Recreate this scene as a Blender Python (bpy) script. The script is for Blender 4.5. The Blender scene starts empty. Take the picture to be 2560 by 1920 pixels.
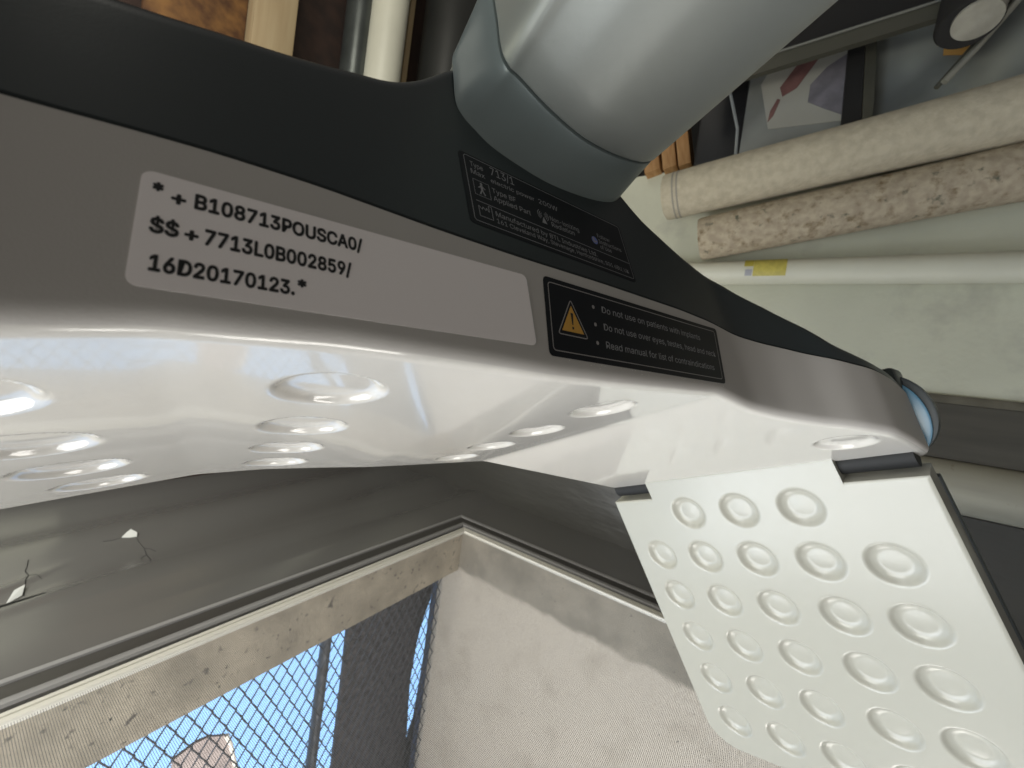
import bpy, bmesh, math, random
import numpy as np
from mathutils import Matrix, Vector

random.seed(7)
rng = np.random.RandomState(7)
S = bpy.context.scene
COL = S.collection

# ------------------------------------------------------------ camera, world, lights, exposure
cam_d = bpy.data.cameras.new("camera")
cam_d.sensor_width = 36.0
cam_d.lens = 36.0 * 980.0 / 2560.0          # ultra-wide phone lens
cam_d.clip_start = 0.005
cam_d.clip_end = 200.0
cam_d.dof.use_dof = True
cam_d.dof.focus_distance = 0.23
cam_d.dof.aperture_fstop = cam_d.lens / 0.95
cam = bpy.data.objects.new("camera", cam_d)
COL.objects.link(cam)
cam.rotation_euler = (math.radians(90), 0, 0)
S.camera = cam

def unit(v):
    v = np.array(v, float)
    return v / np.linalg.norm(v)

# the axes of the room: P runs away to the right, Q away to the left, R out of the window wall
RP = unit((0.54380589, 0.8379399, -0.0461722))
RQ = unit((-0.82828523, 0.54476211, 0.13106414))
RR = np.cross(RP, RQ)
ROOM = Matrix(((RP[0], RQ[0], RR[0], 0), (RP[1], RQ[1], RR[1], 0), (RP[2], RQ[2], RR[2], 0), (0, 0, 0, 1)))

def room(p, q, r):
    return Vector(RP * p + RQ * q + RR * r)

world = bpy.data.worlds.new("World")
S.world = world
world.use_nodes = True
bg = world.node_tree.nodes["Background"]
bg.inputs[0].default_value = (0.97, 0.91, 0.85, 1)
bg.inputs[1].default_value = 0.14

def area(name, loc, target, sx, sy, power, color):
    l = bpy.data.lights.new(name, 'AREA')
    l.shape = 'RECTANGLE'
    l.size, l.size_y = sx, sy
    l.energy = power
    l.color = color
    o = bpy.data.objects.new(name, l)
    COL.objects.link(o)
    o.location = loc
    d = Vector(target) - Vector(loc)
    o.rotation_euler = d.to_track_quat('-Z', 'Y').to_euler()
    return o

area("window_daylight", room(-0.70, 0.40, -1.10), (0.10, 0.30, -0.10), 1.1, 1.1, 36.0, (0.96, 0.985, 1.0))
area("door_daylight", Vector((-1.30, -0.78, -0.25)), Vector((0.3, 0.4, -0.28)), 1.15, 0.42, 18.0, (1.0, 0.985, 0.90))
area("outdoor_daylight", room(0.25, -0.7, -2.5), room(1.34, 0.2, -2.0), 1.0, 1.0, 38.0, (1.0, 0.96, 0.90))
area("street_daylight", room(0.0, 3.2, -7.0), room(2.4, 6.0, -6.2), 3.0, 3.0, 500.0, (1.0, 0.96, 0.92))
area("ceiling_lamp", Vector((-0.45, -0.25, 2.0)), Vector((0.2, 0.4, 0.1)), 0.22, 0.22, 1.2, (1.0, 0.97, 0.86))
area("uprights_fill_light", Vector((-0.3, 0.75, 2.3)), Vector((-0.9, 2.2, 1.9)), 0.6, 0.6, 9.0, (1.0, 0.96, 0.84))  # added fill without a known lamp, brightens the stud and pipes
area("bounce_fill_light", room(-0.9, 1.0, 0.8), room(-0.8, 2.1, 0.0), 0.5, 0.5, 58.0, (1.0, 0.99, 0.95))  # added fill without a known lamp, brightens the unseen pale panel

S.view_settings.view_transform = 'Standard'
S.view_settings.look = 'None'
S.view_settings.exposure = 0.0
S.view_settings.gamma = 1.0

# ------------------------------------------------------------ helpers
def mat(name, color, rough=0.5, metal=0.0, spec=0.5, var=0.0, vscale=30.0, color2=None, bump=0.0, bscale=60.0,
        coat=0.0, stretch=None, detail=4.0, emit=None, estr=1.0):
    m = bpy.data.materials.new(name)
    m.use_nodes = True
    nt = m.node_tree
    b = nt.nodes["Principled BSDF"]
    b.inputs["Base Color"].default_value = (*color, 1)
    b.inputs["Roughness"].default_value = rough
    b.inputs["Metallic"].default_value = metal
    b.inputs["Specular IOR Level"].default_value = spec
    b.inputs["Coat Weight"].default_value = coat
    b.inputs["Coat Roughness"].default_value = 0.035
    if emit is not None:
        b.inputs["Emission Color"].default_value = (*emit, 1)
        b.inputs["Emission Strength"].default_value = estr
    tc = nt.nodes.new("ShaderNodeTexCoord")
    mp = nt.nodes.new("ShaderNodeMapping")
    nt.links.new(tc.outputs["Object"], mp.inputs[0])
    if stretch:
        mp.inputs["Scale"].default_value = stretch
    if var > 0 or color2 is not None:
        n = nt.nodes.new("ShaderNodeTexNoise")
        n.inputs["Scale"].default_value = vscale
        n.inputs["Detail"].default_value = detail
        nt.links.new(mp.outputs[0], n.inputs["Vector"])
        r = nt.nodes.new("ShaderNodeValToRGB")
        c2 = color2 if color2 is not None else tuple(c * (1 - var) for c in color)
        r.color_ramp.elements[0].position = 0.35
        r.color_ramp.elements[1].position = 0.65
        r.color_ramp.elements[0].color = (*c2, 1)
        r.color_ramp.elements[1].color = (*color, 1)
        nt.links.new(n.outputs["Fac"], r.inputs[0])
        nt.links.new(r.outputs[0], b.inputs["Base Color"])
    if bump > 0:
        n2 = nt.nodes.new("ShaderNodeTexNoise")
        n2.inputs["Scale"].default_value = bscale
        n2.inputs["Detail"].default_value = 3
        nt.links.new(mp.outputs[0], n2.inputs["Vector"])
        bp = nt.nodes.new("ShaderNodeBump")
        bp.inputs["Strength"].default_value = 1.0
        bp.inputs["Distance"].default_value = bump
        nt.links.new(n2.outputs["Fac"], bp.inputs["Height"])
        nt.links.new(bp.outputs[0], b.inputs["Normal"])
    return m

def spots(m, col, scale, lo, hi, stretch=None, seed=0.0):
    """adds stains of another colour over a material"""
    nt = m.node_tree
    b = nt.nodes["Principled BSDF"]
    tc = nt.nodes.new("ShaderNodeTexCoord")
    mp = nt.nodes.new("ShaderNodeMapping")
    mp.inputs["Location"].default_value = (seed, seed * 2, seed * 3)
    if stretch:
        mp.inputs["Scale"].default_value = stretch
    nt.links.new(tc.outputs["Object"], mp.inputs[0])
    n = nt.nodes.new("ShaderNodeTexNoise")
    n.inputs["Scale"].default_value = scale
    n.inputs["Detail"].default_value = 5
    n.inputs["Roughness"].default_value = 0.6
    nt.links.new(mp.outputs[0], n.inputs["Vector"])
    r = nt.nodes.new("ShaderNodeMapRange")
    r.inputs[1].default_value = lo
    r.inputs[2].default_value = hi
    nt.links.new(n.outputs["Fac"], r.inputs[0])
    mx = nt.nodes.new("ShaderNodeMix")
    mx.data_type = 'RGBA'
    nt.links.new(r.outputs[0], mx.inputs["Factor"])
    src = b.inputs["Base Color"]
    if src.links:
        nt.links.new(src.links[0].from_socket, mx.inputs["A"])
    else:
        mx.inputs["A"].default_value = src.default_value
    mx.inputs["B"].default_value = (*col, 1)
    nt.links.new(mx.outputs["Result"], src)
    return m

def obj(name, verts, faces, m, parent=None, sharp=None, smooth=True):
    me = bpy.data.meshes.new(name)
    me.from_pydata([tuple(map(float, v)) for v in verts], [], faces)
    me.materials.append(m)
    if smooth:
        me.polygons.foreach_set("use_smooth", [True] * len(me.polygons))
        if sharp:
            me.set_sharp_from_angle(angle=math.radians(sharp))
    me.update()
    o = bpy.data.objects.new(name, me)
    COL.objects.link(o)
    if parent:
        o.parent = parent
    return o

def tag(o, label=None, cat=None, group=None, kind=None):
    if label: o["label"] = label
    if cat: o["category"] = cat
    if group: o["group"] = group
    if kind: o["kind"] = kind
    return o

def empty(name, M, label, cat, group=None):
    o = bpy.data.objects.new(name, None)
    o.empty_display_size = 0.02
    COL.objects.link(o)
    o.matrix_world = M
    return tag(o, label, cat, group)

def at_room(p, q, r):
    M = ROOM.copy()
    M.translation = room(p, q, r)
    return M

class MB:
    def __init__(s):
        s.v, s.f = [], []
    def box(s, x0, x1, y0, y1, z0, z1, bev=0.0):
        if bev > 0:
            bm = bmesh.new()
            bmesh.ops.create_cube(bm, size=1)
            for v in bm.verts:
                v.co = ((x0 + x1) / 2 + v.co.x * (x1 - x0), (y0 + y1) / 2 + v.co.y * (y1 - y0), (z0 + z1) / 2 + v.co.z * (z1 - z0))
            bmesh.ops.bevel(bm, geom=bm.edges[:], offset=bev, segments=2, affect='EDGES', profile=0.5)
            s.bm(bm)
            return s
        n = len(s.v)
        for z in (z0, z1):
            s.v += [(x0, y0, z), (x1, y0, z), (x1, y1, z), (x0, y1, z)]
        s.f += [tuple(n + i for i in f) for f in ((0, 3, 2, 1), (4, 5, 6, 7), (0, 1, 5, 4), (1, 2, 6, 5), (2, 3, 7, 6), (3, 0, 4, 7))]
        return s
    def bm(s, bm):
        bm.verts.ensure_lookup_table()
        n = len(s.v)
        s.v += [tuple(v.co) for v in bm.verts]
        s.f += [tuple(n + v.index for v in f.verts) for f in bm.faces]
        bm.free()
    def prism(s, poly, z0, z1, ax=2):
        """poly in the two axes other than ax"""
        n = len(s.v); k = len(poly)
        for z in (z0, z1):
            for a, b in poly:
                s.v.append({0: (z, a, b), 1: (a, z, b), 2: (a, b, z)}[ax])
        s.f.append(tuple(n + i for i in range(k)))
        s.f.append(tuple(n + k + i for i in reversed(range(k))))
        for i in range(k):
            j = (i + 1) % k
            s.f.append((n + i, n + k + i, n + k + j, n + j))
        return s
    def tube(s, pts, rad, seg=16, cap=True):
        pts = [np.array(p, float) for p in pts]
        rads = rad if hasattr(rad, '__len__') else [rad] * len(pts)
        n0 = len(s.v)
        up = None
        for i, p in enumerate(pts):
            t = unit(pts[min(i + 1, len(pts) - 1)] - pts[max(i - 1, 0)])
            if up is None:
                up = np.array((0, 0, 1.0)) if abs(t[2]) < 0.9 else np.array((1.0, 0, 0))
            x = unit(np.cross(t, up)); y = np.cross(x, t); up = y
            for k in range(seg):
                a = 2 * math.pi * k / seg
                s.v.append(tuple(p + rads[i] * (math.cos(a) * x + math.sin(a) * y)))
        for i in range(len(pts) - 1):
            for k in range(seg):
                a = n0 + i * seg + k; b = n0 + i * seg + (k + 1) % seg
                s.f.append((a, b, b + seg, a + seg))
        if cap:
            s.f.append(tuple(n0 + k for k in reversed(range(seg))))
            s.f.append(tuple(n0 + (len(pts) - 1) * seg + k for k in range(seg)))
        return s
    def build(s, name, m, parent=None, sharp=35, smooth=True):
        return obj(name, s.v, s.f, m, parent, sharp, smooth)

# ------------------------------------------------------------ materials
M_white = mat("white_gloss_plastic", (0.60, 0.575, 0.53), 0.11, spec=0.5, coat=0.6, bump=0.00003, bscale=700)
M_side = mat("white_textured_plastic", (0.48, 0.455, 0.425), 0.50, spec=0.35, bump=0.00005, bscale=1600)
M_matte_white = mat("white_satin_plastic", (0.385, 0.375, 0.325), 0.24, spec=0.5, bump=0.00002, bscale=900)
M_dark = mat("dark_slate_plastic", (0.022, 0.031, 0.033), 0.38, spec=0.5, bump=0.00002, bscale=1200)
M_collar = mat("blue_grey_paint", (0.16, 0.19, 0.188), 0.36, metal=0.2, bump=0.00002, bscale=1500)
M_tube = mat("silver_grey_paint", (0.23, 0.243, 0.228), 0.42, metal=0.3, bump=0.00003, bscale=1500)
M_gap = mat("black_gap", (0.006, 0.006, 0.006), 0.7)
M_paper = mat("white_label_film", (0.92, 0.86, 0.84), 0.5)
M_black_film = mat("black_label_film", (0.007, 0.009, 0.012), 0.38, spec=0.22)
M_ink = mat("black_ink", (0.012, 0.012, 0.012), 0.6)
M_silver_ink = mat("silver_ink", (0.33, 0.31, 0.30), 0.5)
M_dim_ink = mat("grey_ink", (0.30, 0.30, 0.31), 0.5)
M_yellow_ink = mat("amber_ink", (0.62, 0.33, 0.05), 0.5)
M_blue_ink = mat("blue_ink", (0.16, 0.2, 0.5), 0.5)
M_blue = mat("light_blue_plastic", (0.14, 0.33, 0.50), 0.25)
M_slate = mat("slate_rubber", (0.05, 0.06, 0.065), 0.45)

# ------------------------------------------------------------ the therapy applicator
EL = unit((0.8110924, 0.58189645, -0.05937719))      # along the applicator
ED = unit((-0.57101633, 0.7657244, -0.29598395))     # across it, away from the viewer
EU = np.cross(EL, ED)
K0 = np.array((-0.0452, 0.1055, 0.01055))
DEV = Matrix(((EL[0], ED[0], EU[0], K0[0]), (EL[1], ED[1], EU[1], K0[1]), (EL[2], ED[2], EU[2], K0[2]), (0, 0, 0, 1)))
device = empty("therapy_applicator", DEV, "large dimpled white therapy applicator with dark upper shell and grey arm, filling the foreground", "medical device")

A0, A1, DEPTH = -0.255, 0.420, 0.262

def smoothed(xs, ys, sig):
    g = np.linspace(-0.40, 0.60, 2001)
    y = np.interp(g, xs, ys)
    # continue the end slopes
    y[g < xs[0]] = ys[0] + (g[g < xs[0]] - xs[0]) * (ys[1] - ys[0]) / (xs[1] - xs[0])
    y[g > xs[-1]] = ys[-1] + (g[g > xs[-1]] - xs[-1]) * (ys[-1] - ys[-2]) / (xs[-1] - xs[-2])
    k = np.exp(-0.5 * (np.arange(-60, 61) * 0.0005 / sig) ** 2); k /= k.sum()
    yp = np.concatenate([y[:1] + (np.arange(-60, 0)) * (y[1] - y[0]), y, y[-1:] + np.arange(1, 61) * (y[-1] - y[-2])])
    y = np.convolve(yp, k, 'valid')
    return lambda a: np.interp(a, g, y)

f_bot = smoothed([-0.255, -0.04, 0.0, 0.0487, 0.0778, 0.1156, 0.199, 0.205, 0.42],
                 [-0.0340, -0.0010, 0.0, -0.0018, -0.0033, -0.0039, -0.0045, -0.0058, -0.0562], 0.003)
f_wall = smoothed([-0.255, -0.12, -0.07, 0.0, 0.2, 0.238, 0.2629, 0.2933, 0.3136, 0.3421, 0.3747, 0.42],
                  [-0.02, -0.008, 0, 0, 0, -0.0005, -0.0068, -0.0190, -0.0305, -0.0405, -0.0421, -0.0418], 0.006)
f_seam = smoothed([-0.255, -0.0659, -0.045, -0.0308, -0.0062, 0.032, 0.0647, 0.1146, 0.1817, 0.2108, 0.2305, 0.2463, 0.2617, 0.2805, 0.2984, 0.3203, 0.3421, 0.3701, 0.398, 0.4170],
                  [0.030, 0.0475, 0.0492, 0.0500, 0.0500, 0.0478, 0.0468, 0.0465, 0.0448, 0.0425, 0.0390, 0.0352, 0.0318, 0.0270, 0.0215, 0.0145, 0.0090, 0.0045, -0.0015, -0.0075], 0.005)
f_top = smoothed([-0.255, -0.0429, -0.0323, -0.0179, -0.0022, 0.0073, 0.0163, 0.0263, 0.0378, 0.0478, 0.07, 0.10, 0.13, 0.1575, 0.1723, 0.2067, 0.2264, 0.2456, 0.2747, 0.2994, 0.3209, 0.3413, 0.3622, 0.3857, 0.3998, 0.4173],
                 [0.050, 0.1000, 0.1031, 0.1066, 0.1117, 0.1157, 0.1183, 0.1243, 0.1356, 0.1487, 0.165, 0.170, 0.155, 0.1238, 0.1110, 0.0951, 0.0881, 0.0824, 0.0666, 0.0504, 0.0309, 0.0190, 0.0145, 0.0112, 0.0075, -0.003], 0.004)

LEAN = 0.05
TIPR = 0.010

def stations(step, a0=A0, a1=A1):
    """(a, b of the near face) along the applicator, rounded at its tip"""
    out = []
    n = int((a1 - TIPR - a0) / step)
    for i in range(n + 1):
        a = a0 + (a1 - TIPR - a0) * i / n
        out.append((a, float(f_wall(a)), 0.0))
    for i in range(1, 9):
        th = math.pi / 2 * i / 8
        a = a1 - TIPR + TIPR * math.sin(th)
        out.append((a, float(f_wall(a1 - TIPR)) + TIPR * (1 - math.cos(th)), th))
    return out

DR = 0.0190
dimples = []
for a in (-0.138, -0.081, 0.0055, 0.148):
    for b in (0.042, 0.102, 0.161, 0.220):
        dimples.append((a, b))
dimples += [(0.343, -0.010), (-0.20, 0.05), (-0.20, 0.11), (-0.20, 0.17)]

def dimple_depth(r, R=DR, d=0.0030, w=0.30):
    """shallow dish: rolled lip, sloping wall, gently crowned floor"""
    x = r / R
    e = np.clip((1.0 - x) / w, 0, 1)
    wall = 1 - (1 - e) ** 1.9
    lip = np.clip((1.0 - x) / 0.16, 0, 1)
    wall = wall * (0.35 + 0.65 * lip)
    crown = 0.09 * np.clip(1 - (x / 0.52) ** 2, 0, 1)
    return d * (wall - crown)

def lower_shell():
    st = stations(0.0013)
    bs = None
    R = 0.0062
    nb = 230
    V = []
    ns = None
    for a, bw, th in st:
        cb, cs = float(f_bot(a)), float(f_seam(min(a, 0.417)))
        sec = []
        # back wall
        sec += [(DEPTH, cb + 0.03), (DEPTH, cb + 0.004), (DEPTH - 0.001, cb + 0.0012)]
        b = np.linspace(DEPTH - 0.004, bw + R, nb)
        c = np.full(nb, cb)
        for da, db in dimples:
            if abs(da - a) < DR:
                rr = np.hypot(da - a, b - db)
                k = rr < DR
                c[k] += dimple_depth(rr[k])
        sec += list(zip(b, c))
        for i in range(1, 8):
            t = math.pi / 2 * i / 7
            sec.append((bw + R - R * math.sin(t), cb + R - R * math.cos(t)))
        for i in range(1, 9):
            sec.append((bw, cb + R + (cs - 0.0006 - cb - R) * i / 8))
        sec += [(bw + 0.0006, cs), (bw + 0.003, cs + 0.0003), (bw + 0.02, cs + 0.0003)]
        ns = len(sec)
        V += [(a, s[0], s[1]) for s in sec]
    F = []
    for i in range(len(st) - 1):
        for j in range(ns - 1):
            p = i * ns + j
            F.append((p, p + ns, p + ns + 1, p + 1))
    F.append(tuple(range(ns)))
    n0 = (len(st) - 1) * ns
    F.append(tuple(n0 + j for j in reversed(range(ns))))
    o_ = obj("lower_shell", V, F, M_white, device, 40)
    o_.data.materials.append(M_side)       # the rim band has a fine matt texture, the patient side is polished
    j0 = 3 + nb + 2
    idx = [0] * len(F)
    for i in range(len(st) - 1):
        for j in range(j0, ns - 1):
            idx[i * (ns - 1) + j] = 1
    o_.data.polygons.foreach_set("material_index", idx)
    return o_

lower_shell()

def shell_front(a, c, off=0.0):
    return float(f_wall(a)) + 0.0012 + LEAN * (c - float(f_seam(a))) - off

def upper_shell():
    st = stations(0.003)
    V = []
    ns = None
    for a, bw, th in st:
        cs, ct = float(f_seam(min(a, 0.4165))) + 0.0008, float(f_top(min(a, 0.4173)))
        ct = max(ct, cs + 0.0015)
        R = min(0.010, (ct - cs) * 0.55)
        b0 = bw + 0.0012
        sec = [(b0 + 0.03, cs), (b0 + 0.0020, cs), (b0 + 0.0006, cs + 0.0003), (b0, cs + 0.0010)]
        h = ct - R - cs
        for i in range(1, 7):
            c = cs + 0.001 + (h - 0.001) * i / 6
            sec.append((b0 + LEAN * (c - cs), c))
        bt = b0 + LEAN * h
        for i in range(1, 9):
            t = math.pi / 2 * i / 8
            sec.append((bt + R * (1 - math.cos(t)), cs + h + R * math.sin(t)))
        e = bt + R
        for i in range(1, 6):
            f = i / 5
            sec.append((e + (DEPTH - 0.004 - e) * f, ct - 0.012 * f * f))
        sec += [(DEPTH, ct - 0.02), (DEPTH, min(cs, ct - 0.022))]
        ns = len(sec)
        V += [(a - (0.0 if th == 0 else 0.0008), s[0], s[1]) for s in sec]
    F = []
    for i in range(len(st) - 1):
        for j in range(ns - 1):
            p = i * ns + j
            F.append((p, p + ns, p + ns + 1, p + 1))
    F.append(tuple(range(ns)))
    n0 = (len(st) - 1) * ns
    F.append(tuple(n0 + j for j in reversed(range(ns))))
    return obj("upper_shell", V, F, M_dark, device, 40)

upper_shell()

# arm: collar and tube, both running out towards the viewer across the applicator
def closed_spline(pts, k=14):
    C = np.array(pts); m_ = len(C); Q = []
    for i in range(m_):            # Catmull-Rom through the given points
        p0, p1, p2, p3 = C[i - 1], C[i], C[(i + 1) % m_], C[(i + 2) % m_]
        for t in np.linspace(0, 1, k, endpoint=False):
            Q.append(0.5 * (2 * p1 + (p2 - p0) * t + (2 * p0 - 5 * p1 + 4 * p2 - p3) * t * t + (3 * p1 - p0 - 3 * p2 + p3) * t ** 3))
    return np.array(Q)

SEAM = closed_spline([(0.0630, 0.185), (0.0622, 0.160), (0.0616, 0.140), (0.0645, 0.1318), (0.0706, 0.1290), (0.085, 0.1208), (0.104, 0.1150), (0.124, 0.1155),
                      (0.145, 0.1200), (0.160, 0.1262), (0.170, 0.1345), (0.176, 0.150), (0.177, 0.175), (0.172, 0.198), (0.155, 0.210), (0.120, 0.214), (0.085, 0.212), (0.068, 0.203)])
BASE = closed_spline([(0.0490, 0.150), (0.0483, 0.138), (0.0478, 0.1230), (0.0500, 0.1165), (0.0555, 0.1107), (0.065, 0.1040), (0.0872, 0.0988), (0.1055, 0.0985),
                      (0.1297, 0.1022), (0.1462, 0.1082), (0.1560, 0.117), (0.160, 0.130), (0.160, 0.142), (0.152, 0.153), (0.135, 0.160), (0.105, 0.162), (0.072, 0.160), (0.054, 0.157)])

def inset(P, d):
    c = P.mean(0)
    T = np.roll(P, -1, 0) - np.roll(P, 1, 0)
    N = np.stack([T[:, 1], -T[:, 0]], 1); N /= np.linalg.norm(N, axis=1)[:, None]
    if ((P + N * 0.001 - c) ** 2).sum() < ((P - c) ** 2).sum():
        N = -N
    return P - N * d

def loft(name, rings, m, parent):
    V, F = [], []
    n = len(rings[0][0])
    for P, b in rings:
        V += [(p[0], b, p[1]) for p in P]
    for i in range(len(rings) - 1):
        for k in range(n):
            a = i * n + k; c = i * n + (k + 1) % n
            F.append((a, c, c + n, a + n))
    F.append(tuple(reversed(range(n))))
    F.append(tuple((len(rings) - 1) * n + k for k in range(n)))
    return obj(name, V, F, m, parent, 40)

SB = -0.0135
rg = [(inset(SEAM, 0.0016), SB + 0.0002), (inset(SEAM, 0.0004), SB + 0.0008), (SEAM, SB + 0.0020)]
for f in (0.15, 0.3, 0.45, 0.6, 0.75, 0.85, 0.93):
    g = f ** 1.35
    rg.append((SEAM * (1 - g) + BASE * g, SB + 0.002 + (0.0040 - SB - 0.002) * f))
rg += [(BASE, 0.0045), (inset(BASE, 0.0006), 0.0058), (inset(BASE, 0.0018), 0.0064), (inset(BASE, 0.0022), 0.03)]
collar = loft("arm_collar", rg, M_collar, device)
rg = [(inset(SEAM, 0.0016), SB - 0.0001), (inset(SEAM, 0.0006), SB - 0.0006), (inset(SEAM, 0.0001), SB - 0.0016)]
for b in (-0.03, -0.06, -0.1, -0.15, -0.22, -0.32):
    rg.append((SEAM, b))
loft("arm_tube", rg, M_tube, device)
loft("seam_gasket", [(inset(SEAM, 0.0022), SB - 0.004), (inset(SEAM, 0.0022), SB + 0.004)], M_gap, collar)

# hinged wing panel -------------------------------------------------
WS = 0.96
V3 = np.array((0.40180809, -0.05371884, -0.91414689)); V3 = unit(V3 - ED * (V3 @ ED))
WN = np.cross(ED, V3)
H0 = np.array((1045 / 980.0, 1.0, -230 / 980.0)) * 0.300 * WS
WING = Matrix(((ED[0], V3[0], WN[0], H0[0]), (ED[1], V3[1], WN[1], H0[1]), (ED[2], V3[2], WN[2], H0[2]), (0, 0, 0, 1)))

def wing():
    o_s = (0.311 + 0.009 * 0) * WS
    n1, n2 = 0.0548 * WS, 0.2515 * WS
    far = 0.3125 * WS
    Rc = 0.034 * WS
    wb = 0.345 * WS
    ss = sorted(set([round(x, 6) for x in np.linspace(0.0, far, 250)]))
    cols = []
    for s in ss:
        cols.append(s)
    # notch edges doubled
    def top(s, side):
        if s < n1 or (s == n1 and side < 0): return 0.0
        if s < n2 or (s == n2 and side < 0): return -0.0235 * WS
        return 0.0
    def bot(s):
        w = wb + 0.012 * (s - 0.25)
        x = s - (far - Rc)
        if x > 0:
            w -= Rc - math.sqrt(max(Rc * Rc - x * x, 0))
        return w
    seq = []
    for s in cols:
        if s < n1 - 1e-4 or (n1 + 1e-4 < s < n2 - 1e-4) or s > n2 + 1e-4:
            seq.append((s, 0))
    for e in (n1, n2):
        seq += [(e, -1), (e, 1)]
    seq.sort(key=lambda t: (t[0], t[1]))
    nw = 300
    wd = []
    for w, lst in ((0.0205, (2, 3, 4)), (0.0755, (0, 1, 2, 3, 4)), (0.1300, (0, 1, 2, 3, 4)), (0.1860, (0, 1, 2, 3, 4)), (0.2425, (0, 1, 2, 3, 4)), (0.3000, (0, 1, 2, 3, 4))):
        sx = [0.0440 + 0.038 * w, 0.0985 + 0.022 * w, 0.1550 + 0.03 * w, 0.2140 + 0.018 * w, 0.2725 + 0.016 * w]
        if w < 0.03:
            ls = (1, 2, 3)
            sx = [0, 0.0954, 0.1533, 0.2118, 0]
        else:
            ls = lst
        for k in ls:
            wd.append((sx[k] * WS, w * WS))
    slant = 0.030       # the far edge leans out a little towards the foot
    ring = []
    V, F = [], []
    R = 0.0200 * WS
    T = 0.024
    e = 0.0012
    for (s, side) in seq:
        t0, t1 = top(s, side), bot(s)
        w = t0 + (t1 - t0) * np.linspace(0, 1, nw)
        sx = s + slant * np.maximum(w, 0) * (s / far)
        z = np.zeros(nw)
        for ds, dw in wd:
            r = np.hypot(sx - ds, w - dw)
            k = r < R
            z[k] -= dimple_depth(r[k], R, 0.0056, 0.50)
        edge = np.minimum(np.minimum(w - t0, t1 - w), min(s, far - s) if side == 0 else 0.0 * s + (0 if abs(s - n1) < 1e-6 and False else 1))
        # rolled rim
        x = np.clip(1 - edge / 0.0022, 0, 1)
        z -= 0.0011 * x * x
        V += [(sx[i], w[i], z[i]) for i in range(nw)]
    m = len(seq)
    for i in range(m - 1):
        if abs(seq[i][0] - seq[i + 1][0]) < 1e-9:
            continue
        for j in range(nw - 1):
            p = i * nw + j
            F.append((p, p + 1, p + nw + 1, p + nw))
    n0 = len(V)
    # back face: one top and one bottom vertex per column
    for (s, side) in seq:
        t0, t1 = top(s, side), bot(s)
        for w in (t0, t1):
            V.append((s + slant * max(w, 0) * (s / far), w, -T))
    for i in range(m - 1):
        same = abs(seq[i][0] - seq[i + 1][0]) < 1e-9
        a0, a1 = n0 + 2 * i, n0 + 2 * i + 1
        b0, b1 = n0 + 2 * (i + 1), n0 + 2 * (i + 1) + 1
        if not same:
            F.append((a0, b0, b1, a1))
            F.append((i * nw + nw - 1, a1, b1, (i + 1) * nw + nw - 1))
        F.append((i * nw, (i + 1) * nw, b0, a0))
    # the two end walls
    for i, flip in ((0, False), (m - 1, True)):
        loop = [i * nw + j for j in range(nw)] + [n0 + 2 * i + 1, n0 + 2 * i]
        F.append(tuple(loop if flip else reversed(loop)))
    o = obj("wing_panel", V, F, M_matte_white, None, 35)
    o.parent = device
    o.matrix_parent_inverse = DEV.inverted()
    o.matrix_basis = WING
    return o

wing_o = wing()
def wing_part(mb, name, m):
    o = mb.build(name, m, wing_o)
    return o
mb = MB()
mb.box(-0.0012, 0.0045, 0.012, 0.33, -0.032, -0.0245, 0.001)
wing_part(mb, "backing_plate", M_slate)
mb = MB(); mb.tube([(0.004, -0.0120, -0.0150), (0.296, -0.0120, -0.0150)], 0.0098, 24)
wing_part(mb, "hinge_gap_fill", M_gap)  # no real bar: black put in for the shade of the hinge gap

# blue release button on the tip ------------------------------------
def disc(name, a0, a1, rb, rc, cb, cc, m, r=0.0015, tilt=0.0):
    rings = []
    n = 60
    for (a, k) in ((a0, -r), (a0 + r * 0.3, 0), (a1 - r, 0), (a1 - r * 0.3, -r * 0.3), (a1, -r)):
        rings.append([(a + tilt * 1.0 * math.sin(2 * math.pi * i / n), cb + (rb + k) * math.cos(2 * math.pi * i / n), cc + (rc + k) * math.sin(2 * math.pi * i / n)) for i in range(n)])
    V = [p for q in rings for p in q]
    F = []
    for i in range(len(rings) - 1):
        for k in range(n):
            a = i * n + k; c = i * n + (k + 1) % n
            F.append((a, c, c + n, a + n))
    F.append(tuple(reversed(range(n)))); F.append(tuple((len(rings) - 1) * n + k for k in range(n)))
    return obj(name, V, F, m, device, 40)

btn = disc("release_button", 0.4235, 0.4300, 0.0235, 0.0340, -0.0240, -0.0230, M_blue, tilt=-0.004)
cap = disc("button_cap", 0.4302, 0.4420, 0.0265, 0.0345, -0.0250, -0.0190, M_slate, tilt=-0.004)
cap.parent = btn
mb = MB(); mb.box(0.410, 0.440, -0.040, -0.020, -0.002, 0.017, 0.003)
hk = mb.build("hinge_lug", M_dark, btn)

# ------------------------------------------------------------ labels
def rounded_rect(w, h, r, n=6):
    pts = []
    for cx, cy, a0 in ((w - r, r, -90), (w - r, h - r, 0), (r, h - r, 90), (r, r, 180)):
        for i in range(n + 1):
            a = math.radians(a0 + 90 * i / n)
            pts.append((cx + r * math.cos(a), cy + r * math.sin(a)))
    return pts

def sticker(name, quad_fn, w, h, r, m, base, th=0.00018):
    """quad_fn maps (x, y, lift) on the sticker to the device's own axes"""
    P = rounded_rect(w, h, r)
    # subdivide along the long side so that it follows the shell
    n = len(P)
    V = [quad_fn(x, y, 0) for x, y in P] + [quad_fn(x, y, th) for x, y in P]
    F = [tuple(range(n, 2 * n)), tuple(reversed(range(n)))]
    for i in range(n):
        j = (i + 1) % n
        F.append((i, j, n + j, n + i))
    return obj(name, V, F, m, base, 30)

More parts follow.
